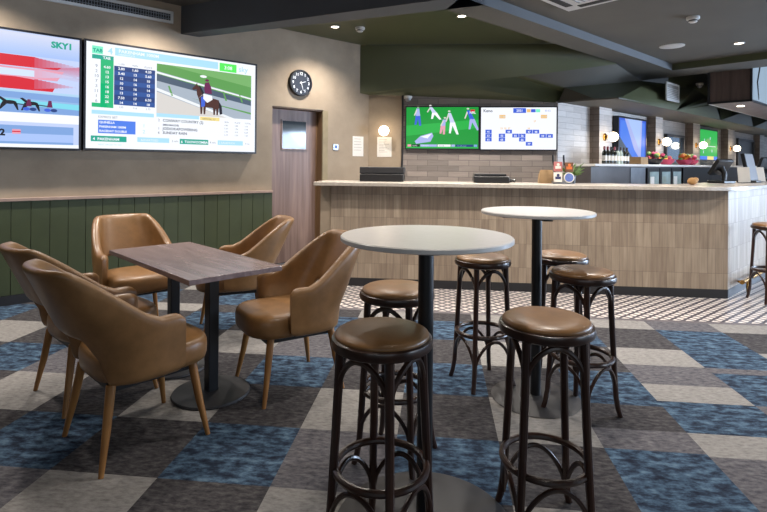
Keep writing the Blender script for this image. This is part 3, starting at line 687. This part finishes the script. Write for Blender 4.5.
# ------------------------------------------------------------------ back bar
def back_bar():
    o = thing('back_bar_cabinet', 'dark back bar unit with glass fridge doors under the white shelf', 'cabinet', (0, 0, 0), AW)
    m = MB(); m.box((6.80, 3.33, 0), (19.0, 3.64, 1.32), 'fridge_dark'); m.build('body', o)
    m = MB(); m.box((8.06, 3.318, .1), (8.62, 3.331, 1.31), 'steel'); m.build('side_panel', o, 'grey metal panel')
    for k, x in enumerate((8.66, 9.18, 9.70)):
        m = MB(); m.box((x, 3.30, .15), (x+.49, 3.331, 1.30), 'black_plastic')
        d = m.build('fridge_door', o)
        m = MB(); m.box((x+.08, 3.296, .2), (x+.46, 3.300, 1.24), 'fridge_glass'); m.build('glass', d)
        m = MB(); m.box((x+.1, 3.293, .22), (x+.26, 3.297, 1.16), 'label_white' if k != 1 else 'wine_clear'); m.build('stock', d)
        m = MB(); m.tube([(x+.03, 3.27, .6), (x+.03, 3.27, 1.0)], .008, 'chrome', 8); m.build('handle', d)
    m = MB(); m.box((10.25, 3.29, .1), (11.9, 3.331, 1.31), 'black_plastic'); m.build('blank_panel', o, 'plain black panel')
    s = MB(); s.box((6.80, 3.27, 1.325), (19.0, 3.645, 1.36), 'white_laminate'); so = s.build('shelf', None, bevel=.004); place(so, (0, 0, 0), AW)
    tag(so, 'long white stone shelf holding bottles along the back bar', 'shelf')
back_bar()
def bottle(x, y, z, kind, label, loc_is_bar=False):
    o = thing('wine_bottle', label, 'bottle', WP(x, y, z), AW, 'wine bottles on the back bar shelf'); o.scale = (.9, .9, .82)
    gl = 'wine_bottle' if kind != 2 else 'wine_clear'
    m = MB(); m.lathe([(.001, 0), (.036, 0), (.038, .01), (.038, .19), (.032, .215), (.015, .245), (.014, .30), (.016, .302), (.016, .312), (.001, .313)], gl, (0, 0, 0), 18); m.build('glass', o)
    m = MB(); m.lathe([(.0385, .06), (.0388, .06), (.0388, .15), (.0385, .15)], 'label_white', (0, 0, 0), 18); m.build('paper_label', o)
    m = MB(); m.lathe([(.0152, .255), (.0165, .255), (.0175, .314), (.001, .316)], 'foil_red' if kind == 0 else 'foil_dark', (0, 0, 0), 14); m.build('foil', o)
names = ['dark wine bottle with red foil, first from the brass lamp plate', 'dark wine bottle with red foil, second from the pilaster edge', 'dark wine bottle with black foil and white label in the row', 'dark red foil bottle in the middle of the wine row', 'clear bottle with pale label beside the middle of the wine row', 'clear bottle in front of the blue television edge', 'dark bottle second from the far end of the wine row', 'dark wine bottle ending the row beside the blue television']
for k in range(8):
    bottle(7.39+k*.11, 3.42, 1.36, (0, 0, 1, 0, 2, 2, 1, 1)[k], names[k])
def bowl(x, label, kind, cat):
    o = thing('garnish_bowl', label, cat, WP(x, 3.44, 1.36), AW)
    m = MB(); m.lathe([(.001, 0), (.07, 0), (.12, .05), (.14, .10), (.13, .10), (.11, .055), (.06, .012), (.001, .012)], 'black_plastic' if kind == 0 else 'flower_pink', (0, 0, 0), 22); m.build('bowl', o)
    random.seed(int(x*10))
    for k in range(12):
        a = random.uniform(0, 2*PI); q = random.uniform(0, .1); m = MB()
        m.ball((q*math.cos(a), q*math.sin(a), .10+random.uniform(-.02, .09)), random.uniform(.03, .045), random.choice(['flower_pink', 'flower_yellow', 'flower_orange', 'leaf']), 8, 6); m.build('packet' if kind else 'fruit', o)
bowl(9.30, 'dark bowl heaped with coloured garnish beside the cardboard box', 0, 'bowl'); bowl(10.75, 'pink bowl heaped with bright yellow and red packets', 1, 'bowl'); bowl(11.12, 'pink bowl of orange packets left of the green television', 1, 'bowl')
bowl(9.85, 'bright pink bowl standing before the pale mirror', 1, 'bowl')
m = MB(); m.box((-.14, -.1, 0), (.14, .1, .12), 'cardboard'); m.box((-.15, -.02, .1195), (.15, .02, .1215), 'paper'); bx = m.build('cardboard_box'); place(bx, WP(8.66, 3.45, 1.36), AW); tag(bx, 'low brown cardboard box on the shelf below the blue television', 'box')
def framed(name, x0, x1, z0, z1, fill, label, cat):
    o = thing(name, label, cat, WP((x0+x1)/2, 3.798, z0), AW); w = x1-x0; h = z1-z0
    m = MB()
    for a, b in (((-w/2, 0), (w/2, .05)), ((-w/2, h-.05), (w/2, h)), ((-w/2, 0), (-w/2+.05, h)), ((w/2-.05, 0), (w/2, h))): m.box((a[0], -.05, a[1]), (b[0], 0, b[1]), 'window_frame')
    m.build('frame', o)
    m = MB(); m.box((-w/2+.04, -.02, .04), (w/2-.04, 0, h-.04), fill); m.build('pane', o)
framed('wall_mirror', 10.75, 11.75, 1.37, 1.97, 'mirror_pane', 'pale framed mirror between pilasters on the back bar wall', 'mirror')
framed('wall_mirror', 15.7, 17.3, 1.37, 2.08, 'black_plastic', 'dark framed pane right of the last globe lamp', 'mirror')
# ------------------------------------------------------------------ on and behind the counter
def topbox():
    o = thing('document_tray', 'stacked black two tier tray behind the bar end', 'tray', BP(-.635, 5.90, 1.13), AB)
    m = MB(); m.box((-.25, -.13, 0), (.25, .14, .085), 'black_plastic'); m.build('lower_tier', o, bevel=.006)
    m = MB(); m.box((-.255, -.10, .09), (.255, .15, .165), 'base_metal'); m.build('upper_tier', o, bevel=.006)
    m = MB(); m.box((-.24, -.09, .084), (.24, .13, .091), 'dark_slot'); m.build('spacer', o)
topbox()
def receipt():
    o = thing('desktop_printer', 'low black printer on the counter below the number board television', 'printer', BP(.60, 5.86, 1.13), AB)
    m = MB(); m.box((-.20, -.12, 0), (.19, .12, .075), 'black_plastic'); m.build('body', o, bevel=.01)
    m = MB(); m.box((-.19, -.08, .075), (.16, .115, .10), 'black_plastic'); m.build('lid', o, bevel=.005)
    m = MB(); m.tube([(.19, 0, .02), (.25, -.02, .03), (.26, -.03, .02)], .018, 'black_plastic', 8); m.build('handset', o)
receipt()
def beer_tap():
    o = thing('beer_tap_font', 'beer tap font with four printed badges and two black handles', 'beer tap', BP(1.36, 5.78, 1.13), AB)
    m = MB(); m.box((-.10, -.03, 0), (.10, .06, .03), 'steel'); 
    for x in (-.05, .055): m.tube([(x, .02, .02), (x, .02, .22)], .018, 'steel', 10)
    m.build('tower', o)
    for x in (-.085, .03):
        m = MB(); m.tube([(x-.01, .0, .20), (x-.016, .0, .27), (x-.018, 0, .315)], .012, 'black_plastic', 10, radii=[.007, .011, .009]); m.build('handle', o)
    for x, z, a, b, rnd in ((-.055, .135, 'badge_red', 'label_white', 0), (-.055, .02, 'label_white', 'badge_navy', 0), (.062, .13, 'badge_brown', 'flower_orange', 0)):
        m = MB(); m.box((x-.045, -.045, z), (x+.045, -.03, z+.105), a); d = m.build('badge', o, bevel=.004)
        m = MB(); m.box((x-.03, -.0465, z+.03), (x+.03, -.0445, z+.06), b); m.ball((x, -.046, z+.075), .016, b, 10, 6, (1, .1, 1)); m.build('badge_print', d)
    m = MB(); rx = Matrix.Rotation(PI/2, 4, 'X'); m.lathe([(.001, 0), (.055, 0), (.055, .014), (.001, .016)], 'label_white', (.062, -.03, .07), 24, rx); d = m.build('badge', o, 'round blue and white badge')
    m = MB(); m.lathe([(.02, .015), (.046, .0145), (.046, .0165), (.02, .0175)], 'badge_blue', (.062, -.03, .07), 24, rx); m.ball((.062, -.047, .07), .015, 'badge_blue', 10, 6, (1, .1, 1)); m.build('badge_print', d)
beer_tap()
def foliage():
    o = thing('potted_plant', 'leafy green sprigs in a small pot behind the beer tap badges', 'plant', BP(1.49, 5.95, 1.13), AB)
    m = MB(); m.lathe([(.001, 0), (.05, 0), (.06, .09), (.05, .09), (.045, .02), (.001, .02)], 'black_plastic', (0, 0, 0), 18); m.build('pot', o)
    m = MB(); random.seed(3)
    for k in range(26):
        a = random.uniform(0, 2*PI); ln = random.uniform(.08, .17); up = random.uniform(.03, .17)
        d = Vector((math.cos(a), math.sin(a)*.6, 0)); b = Vector((0, 0, .07)); t = b+d*ln+Vector((0, 0, up)); s = Vector((-d.y, d.x, 0)).normalized()*.014
        mid = b.lerp(t, .65)+Vector((0, 0, .02)); m.add([b, mid-s, t, mid+s], [(0, 1, 2), (0, 2, 3)], 'leaf')
    m.build('foliage', o)
foliage()
def bag():
    m = MB(); m.prism([(-.08, -.05), (.08, -.05), (.08, .05), (-.08, .05)], 0, .02, 'cardboard')
    vs = []
    m.loft([[(-.08, -.05, .02), (.08, -.05, .02), (.08, .05, .02), (-.08, .05, .02)], [(-.075, -.045, .09), (.075, -.045, .09), (.075, .045, .09), (-.075, .045, .09)], [(-.06, -.01, .15), (.07, -.01, .15), (.07, .01, .15), (-.06, .01, .15)]], 'cardboard')
    o = m.build('paper_bag'); place(o, BP(1.215, 5.93, 1.13), AB); tag(o, 'small brown paper bag standing left of the beer tap', 'bag')
bag()
m = MB(); m.ball((0, 0, .04), .05, 'cork_brown', 14, 9, (1.1, .8, .8)); m.ball((.035, 0, .055), .03, 'cork_brown', 12, 8); o = m.build('bread_roll'); place(o, WP(6.30, 1.93, 1.13), 0); tag(o, 'small brown bread roll on the bar worktop near the tills', 'bread')
def pos(x, y, rz, label, tilt, w, h, lit):
    o = thing('till_terminal', label, 'till', WP(x, y, 1.13), rz, 'tills on the bar corner')
    m = MB(); m.box((-.11, -.10, 0), (.11, .12, .03), 'black_plastic'); m.build('foot', o, bevel=.008)
    m = MB(); m.tube([(0, .04, .02), (0, .05, .12), (0, .01, .20)], .03, 'black_plastic', 10); m.build('stand', o)
    T = Matrix.Translation((0, .0, .20)) @ Matrix.Rotation(tilt, 4, 'X')
    m = MB(); m.box((-w/2, -.02, -h/2), (w/2, .025, h/2), 'black_plastic', T); m.build('screen_case', o, bevel=.006)
    m = MB(); m.box((-w/2+.012, -.0225, -h/2+.012), (w/2-.012, -.0201, h/2-.012), lit, T); m.build('display', o)
pos(7.38, 1.95, AW+R(160), 'tilted black till terminal seen from behind on the bar corner', -.6, .27, .22, 's_paleblue')
pos(7.98, 1.78, R(40), 'large upright black till with a bright screen edge', -.2, .36, .36, 's_grey')
pos(9.1, 1.80, AW+R(150), 'far black till at the photo edge of the bar', -.4, .38, .3, 's_sky')
def menu(x, y, rz, label):
    o = thing('menu_card', label, 'menu', WP(x, y, 1.13), rz)
    m = MB(); m.prism([(-.07, -.05), (.07, -.05), (.07, .05), (-.07, .05)], 0, .012, 'clear_glass'); m.build('stand', o)
    m = MB(); T = Matrix.Rotation(R(-18), 4, 'X'); m.box((-.065, -.003, .01), (.065, .003, .21), 'paper', T); m.build('card', o)
menu(7.66, 1.76, R(-20), 'white leaning menu card between the two nearest tills')
menu(8.40, 1.75, R(-10), 'white menu card right of the large upright till')

def cabinet():
    o = thing('overhead_bar_cabinet', 'dark timber overhead cabinet hanging from the ceiling above the bar', 'cabinet', (0, 0, 0), AW)
    x0, x1, y0, y1, z0, z1 = 9.0, 17.0, 1.985, 2.56, 2.297, 3.065
    m = MB(); m.box((x0+.02, y0+.02, z0+.02), (x1, y1, z1), 'cabinet_timber'); m.build('body', o)
    m = MB()
    for a, b in (((y0, z0), (y1, z0+.03)), ((y0, z1-.03), (y1, z1)), ((y0, z0), (y0+.03, z1)), ((y1-.03, z0), (y1, z1))): m.box((x0, a[0], a[1]), (x0+.03, b[0], b[1]), 'black_metal')
    m.box((x0+.03, y0, z0), (x1, y0+.025, z0+.03), 'black_metal'); m.box((x0+.03, y0, z1-.03), (x1, y0+.025, z1), 'black_metal'); m.build('edge_frame', o, 'black metal edge frame')
    m = MB(); m.box((x0+.03, y0+.025, z0+.002), (x1, y1-.02, z0+.0195), 'cabinet_under'); m.build('underside', o, 'pale timber underside')
    m = MB(); m.box((x0+.03, y1-.02, z0+.001), (x1, y1+.002, z0+.03), 'white_plastic'); m.build('edge_strip', o, 'white edge strip')
    m = MB(); m.lathe([(.001, 0), (.05, 0), (.05, -.004), (.001, -.006)], 'downlight_lens', (x0+.62, (y0+y1)/2, z0+.002), 20); m.build('lamp', o, 'bright downlight lens')
    for x in (x0+.06, x0+1.65):
        m = MB(); m.box((x, y0-.012, z0+.04), (x+1.5, y0+.02, z1-.04), 'panel_glow'); p = m.build('lit_panel', o, 'pale blue lit panel')  # panel face given its own pale blue emission
        m = MB(); m.tube([(x+.25, y0-.016, z0+.05), (x+.15, y0-.016, z0+.30), (x+.35, y0-.016, z1-.1), (x+.8, y0-.016, z1-.06)], .012, 'black_metal', 8); m.build('dark_arc', p)  # dark arc across the panel face, made as a thin tube
cabinet()

# ------------------------------------------------------------------ furniture
def smooth(a): a = max(0, min(1, a)); return a*a*(3-2*a)
def make_chair():
    o = thing('tub_armchair', 'x', 'chair', group='tan leather tub chairs at the timber table')
    # shell: closed cross sections swept along a U shaped plan
    N = 40; HX = .285; HY = .275; YA = .105; loops = []
    path = []
    for k in range(7): path.append((HX+.012*(k/6), YA*(1-k/6)))
    for k in range(1, N):
        a = PI*k/N; c, s = math.cos(a), math.sin(a)
        path.append((math.copysign(abs(c)**(2/2.7), c)*(HX+.012), -HY*abs(s)**(2/2.7)))
    for k in range(7): path.append((-(HX+.012*(1-k/6)), YA*(k/6)))
    n = len(path)
    for i, (x, y) in enumerate(path):
        p0 = path[max(0, i-1)]; p1 = path[min(n-1, i+1)]
        tx, ty = p1[0]-p0[0], p1[1]-p0[1]; l = math.hypot(tx, ty); nx, ny = -ty/l, tx/l    # points to the inside? fixed below
        if nx*(-x)+ny*(-.02-y) < 0: nx, ny = -nx, -ny
        t = smooth((-y+.005)/.215); tb = smooth((-y-.17)/.08)
        zt = .635+.250*t; zb = .365+.200*tb*smooth((.235-abs(x))/.07)
        th = .060-.006*t
        front = min(i, n-1-i)
        if front < 3: zt -= (.028, .010, .002)[front]; zb += (.02, .006, 0)[front]; th -= (.026, .010, .002)[front]
        loop = []; L = 9
        def pt(off, z):
            rec = .47*max(0, z-.47)*smooth((-y+.06)/.25); nar = 1-.13*max(0, z-.60)/.28*t
            flare = 1+.06*max(0, .62-abs(z-.62))*0
            return ((x-0)*nar*flare+nx*off, y-rec+ny*off, z)
        h = th/2
        for q in range(L+1): loop.append(pt(0, zb+h+(zt-zb-th)*q/L))
        for q in range(1, 6): a = PI*q/6; loop.append(pt(h-h*math.cos(a), zt-h+h*math.sin(a)))
        for q in range(L+1): loop.append(pt(th, zt-h-(zt-zb-th)*q/L))
        for q in range(1, 6): a = PI*q/6; loop.append(pt(h+h*math.cos(a), zb+h-h*math.sin(a)))
        loops.append(loop)
    m = MB(); m.loft(loops, 'tan_leather'); m.build('back_and_arms', o, angle=60)
    # seat
    m = MB(); S = []
    for sc_, z in ((.90, .352), (.975, .362), (1, .385), (1.005, .42), (1.0, .445), (.975, .463), (.92, .475), (.75, .481), (.4, .484), (.05, .485)):
        l = []
        for k in range(44):
            a = 2*PI*k/44; c, s = math.cos(a), math.sin(a); e = 2/3.4
            l.append((.243*sc_*math.copysign(abs(c)**e, c), .035+.262*sc_*math.copysign(abs(s)**e, s), z))
        S.append(l)
    m.loft(S, 'tan_leather'); m.build('seat', o, angle=60)
    m = MB(); m.box((-.19, -.19, .325), (.19, .21, .353), 'black_plastic'); m.build('seat_frame', o)
    for sx, sy in ((1, 1), (-1, 1), (1, -1), (-1, -1)):
        m = MB(); m.tube([(sx*.185, sy*.185, .356), (sx*.21, sy*.21, .18), (sx*.242, sy*.242, 0)], .02, 'oak_leg', 12, radii=[.021, .018, .011]); m.build('leg', o)
    return o
chair = make_chair()
def put(o, x, y, deg, label): o.location = (x, y, 0); o.rotation_euler = (0, 0, R(deg)-PI/2); o['label'] = label
F = R
put(chair, -1.19, 2.487, 47.5, 'tan leather tub chair seen from behind, nearest the camera')
GC = 'tan leather tub chairs at the timber table'
dup(chair, (-1.665, 2.985, 0), R(49)-PI/2, 'tan leather tub chair half hidden behind the nearest chair at the photo edge', GC)
dup(chair, (-1.93, 4.03, 0), R(-46)-PI/2, 'tan leather tub chair backed against the green boarded wall, facing the camera', GC)
dup(chair, (-1.18, 4.08, 0), R(202)-PI/2, 'tan leather tub chair behind the timber table in front of the door', GC)
dup(chair, (-.565, 3.10, 0), R(213)-PI/2, 'tan leather tub chair pulled beside the round white high table', GC)

def dining_table():
    o = thing('dining_table', 'rectangular timber veneer table on two black pedestal bases among tub chairs', 'table', (-1.19, 3.085, 0), R(-45))
    m = MB(); m.box((-.62, -.238, .722), (.578, .303, .75), 'table_veneer'); m.build('tabletop', o, bevel=.003)
    for x in (.243, -.285):
        m = MB(); m.lathe([(.001, 0), (.213, 0), (.218, .006), (.213, .016), (.05, .022), (.001, .022)], 'base_metal', (x, .05, 0), 40); b = m.build('pedestal_base', o)
        m = MB(); m.box((x-.03, .02, .02), (x+.03, .08, .70), 'black_metal'); m.build('column', o, bevel=.004)
        m = MB(); m.box((x-.03, -.15, .70), (x+.03, .22, .722), 'black_metal'); m.box((x-.15, .02, .70), (x+.15, .08, .722), 'black_metal'); m.build('spider_bracket', o)
dining_table()
def high_table(x, y, label, rb):
    o = thing('round_high_table', label, 'high table', (x, y, 0), 0, 'round white high tables')
    z = 1.070; r = .315
    m = MB(); m.lathe([(.001, z-.019), (r-.004, z-.019), (r, z-.016), (r, z-.004), (r-.004, z), (.001, z)], 'white_laminate', (0, 0, 0), 64); m.build('tabletop', o)
    m = MB(); m.lathe([(.001, .02), (.0285, .02), (.0285, z-.04), (.001, z-.04)], 'black_metal', (0, 0, 0), 20); m.build('column', o)
    m = MB(); m.lathe([(.001, 0), (rb-.005, 0), (rb, .003), (rb-.006, .006), (.04, .021), (.001, .021)], 'base_metal', (0, 0, 0), 56); m.build('base', o)
    m = MB(); m.box((-.2, -.025, z-.04), (.2, .025, z-.019), 'black_metal'); m.box((-.025, -.2, z-.04), (.025, .2, z-.019), 'black_metal'); m.build('spider_bracket', o)
high_table(.16, 1.88, 'round white high table nearest the camera, beside the tub chairs', .33)
high_table(.883, 2.93, 'round white high table standing closer to the bar counter', .25)

def make_stool():
    o = thing('bentwood_stool', 'x', 'stool', group='bentwood bar stools')
    m = MB(); m.lathe([(.12, .686), (.168, .686), (.176, .691), (.179, .703), (.175, .717), (.166, .721), (.12, .721)], 'dark_bentwood', (0, 0, 0), 44); m.build('seat_ring', o)
    m = MB(); m.lathe([(.001, .690), (.158, .712), (.166, .722), (.163, .731), (.150, .738), (.12, .7435), (.07, .747), (.001, .748)], 'tan_leather', (0, 0, 0), 44); m.build('seat_pad', o, angle=60)
    prof = [(.146, .682), (.152, .55), (.162, .38), (.172, .22), (.181, .10), (.192, .04), (.206, 0)]
    ang = [0, PI/2, PI, 1.5*PI]
    def at(a, z):
        for (r0, z0), (r1, z1) in zip(prof, prof[1:]):
            if z1 <= z <= z0: k = (z0-z)/(z0-z1); r = r0+(r1-r0)*k; break
        return Vector((r*math.cos(a), r*math.sin(a), z))
    for a in ang:
        m = MB(); m.tube([(r*math.cos(a), r*math.sin(a), z) for r, z in prof], .0145, 'dark_bentwood', 10, radii=[.0165, .016, .0155, .015, .0145, .014, .0135]); m.build('leg', o)
    for a in ang:
        b = a+PI/2
        def arch(za, zt, inset, w):
            p = []
            A, B2 = at(a, za), at(b, za); A *= 1; K = 18
            for k in range(K+1):
                t = k/K; q = A.lerp(B2, t); bow = math.sin(PI*t)
                s = abs(bow)**.55
                out = Vector((math.cos((a+b)/2), math.sin((a+b)/2), 0))*(inset*bow)
                p.append((q.x+out.x, q.y+out.y, za+(zt-za)*s))
            return p
        m = MB(); m.tube(arch(.545, .668, .02, 0), .010, 'dark_bentwood', 8); m.build('upper_arch', o)
        m = MB(); m.tube(arch(.11, .272, .02, 0), .009, 'dark_bentwood', 8); m.build('lower_arch', o)
    m = MB(); rr = .160; m.tube([(rr*math.cos(2*PI*k/40), rr*math.sin(2*PI*k/40), 30e-2) for k in range(40)], .0125, 'dark_bentwood', 10, closed=True); m.build('foot_ring', o)
    return o
stool = make_stool(); GS = 'bentwood bar stools'
stool.location = (0, 1.725, 0); stool.rotation_euler = (0, 0, R(10)); stool['label'] = 'bentwood stool with tan pad in the foreground left of the near table base'
stool.scale = (.963, .963, 1.045)
dup(stool, (.067, 2.335, 0), R(20), 'bentwood stool behind the near high table, partly hidden by its column', GS)
dup(stool, (.615, 3.14, 0), R(-25), 'bentwood stool left of the far high table column', GS)
low = dup(stool, (.605, 1.885, 0), R(45), 'bentwood stool in the foreground below the far high table', GS)
for ch in low.children:
    if ch.name.startswith(('foot_ring', 'lower_arch')): ch.location.z = -.06
dup(stool, (1.075, 2.75, 0), R(-12), 'bentwood stool right of the far high table, seat fully in view', GS)
dup(stool, (1.13, 3.25, 0), R(30), 'bentwood stool behind the far high table, nearest the bar front', GS)
sp = WP(6.25, 1.21); dup(stool, (sp.x, sp.y, 0), AW, 'bentwood stool at the side of the bar beside the brass foot rail', GS)

# ------------------------------------------------------------------ light
def spot(p, energy, size=R(95), col=(1, .86, .7), blend=.6, soft=.05, aim=None):
    l = bpy.data.lights.new('downlight_or_fill', 'SPOT'); l.energy = energy; l.spot_size = size; l.spot_blend = blend; l.color = col; l.shadow_soft_size = soft
    o = bpy.data.objects.new('downlight_or_fill', l); COL.objects.link(o); o.location = p
    if aim is not None: o.rotation_euler = (Vector(aim)-Vector(p)).to_track_quat('-Z', 'Y').to_euler()
    return o
WARM = (1, .92, .83)
for x, y, z, e in ((3.855, 5.259, 3.05, 190), (4.65, 3.85, 3.05, 150), (7.506, 1.796, 2.85, 110), (1.75, 5.26, 3.07, 190), (.25, 5.26, 3.07, 190), (-1.4, 5.26, 3.07, 120),
                   (2.0, 3.9, 3.07, 75), (.4, 3.2, 3.07, 60), (2.9, 1.6, 3.07, 130), (1.2, .6, 3.07, 15), (4.6, .8, 2.85, 90), (6.0, -.6, 2.85, 80), (3.2, -1.2, 3.07, 15)):
    spot(WP(x, y, z), e, R(130), WARM, .8)
def area(p, aim, sx, sy, energy, col):
    l = bpy.data.lights.new('window_or_fill_light', 'AREA'); l.shape = 'RECTANGLE'; l.size = sx; l.size_y = sy; l.energy = energy; l.color = col
    o = bpy.data.objects.new('window_or_fill_light', l); COL.objects.link(o); o.location = p
    o.rotation_euler = (Vector(aim)-Vector(p)).to_track_quat('-Z', 'Y').to_euler()
    return o
area(BP(9.45, 6.2, 1.5), BP(3.3, 5.2, .5), 4.6, 1.9, 400, (.60, .76, 1)).data.spread = R(110)
area(BP(.5, -3.95, 1.8), BP(.5, 3, 1.6), 6.8, 1.5, 28, (.9, .95, 1))
area(BP(9.45, .2, 1.5), BP(2, 2.2, 1.9), 4.6, 1.9, 170, (.74, .86, 1))  # added window light, aimed level to lift the ceiling
spot(WP(1.37, 1.29, 3.06), 70, R(80), WARM, .8)  # extra spot added to whiten the near table top
for x, e in ((7.6, 40), (9.2, 70), (11.2, 75), (13.4, 75), (16, 75)): spot(WP(x, 3.15, 2.22), e, R(140), (1, .94, .86), .8)  # added spots without fittings, to brighten the back bar wall
for u in (-.6, .5, 1.6, 2.6): spot(BP(u, 4.72, 2.74), 95, R(130), WARM, .7, .03)
for u in (-.1, 1.25): spot(BP(u, 6.55, 2.3), 75, R(155), (1, .93, .85), .8)  # added spots behind the bar, for bounce and a brighter screen wall
w = bpy.data.worlds.new('sky'); sc.world = w; w.use_nodes = True
w.node_tree.nodes['Background'].inputs[0].default_value = (.6, .75, 1, 1); w.node_tree.nodes['Background'].inputs[1].default_value = .6

# ------------------------------------------------------------------ camera
cam = bpy.data.cameras.new('camera'); co = bpy.data.objects.new('camera', cam); COL.objects.link(co); sc.camera = co
cam.sensor_fit = 'HORIZONTAL'; cam.sensor_width = 36; cam.lens = 36*511/767
cam.shift_y = -(256-164)/767; cam.clip_start = .05; cam.clip_end = 100
co.matrix_world = Matrix.Translation((0, 0, 1.33)) @ Matrix.Rotation(PI/2, 4, 'X') @ Matrix.Rotation(R(.5), 4, 'Z')
vs = sc.view_settings; vs.view_transform = 'Standard'; vs.look = 'None'; vs.exposure = 0.1; vs.gamma = 1.0; vs.use_curve_mapping = False
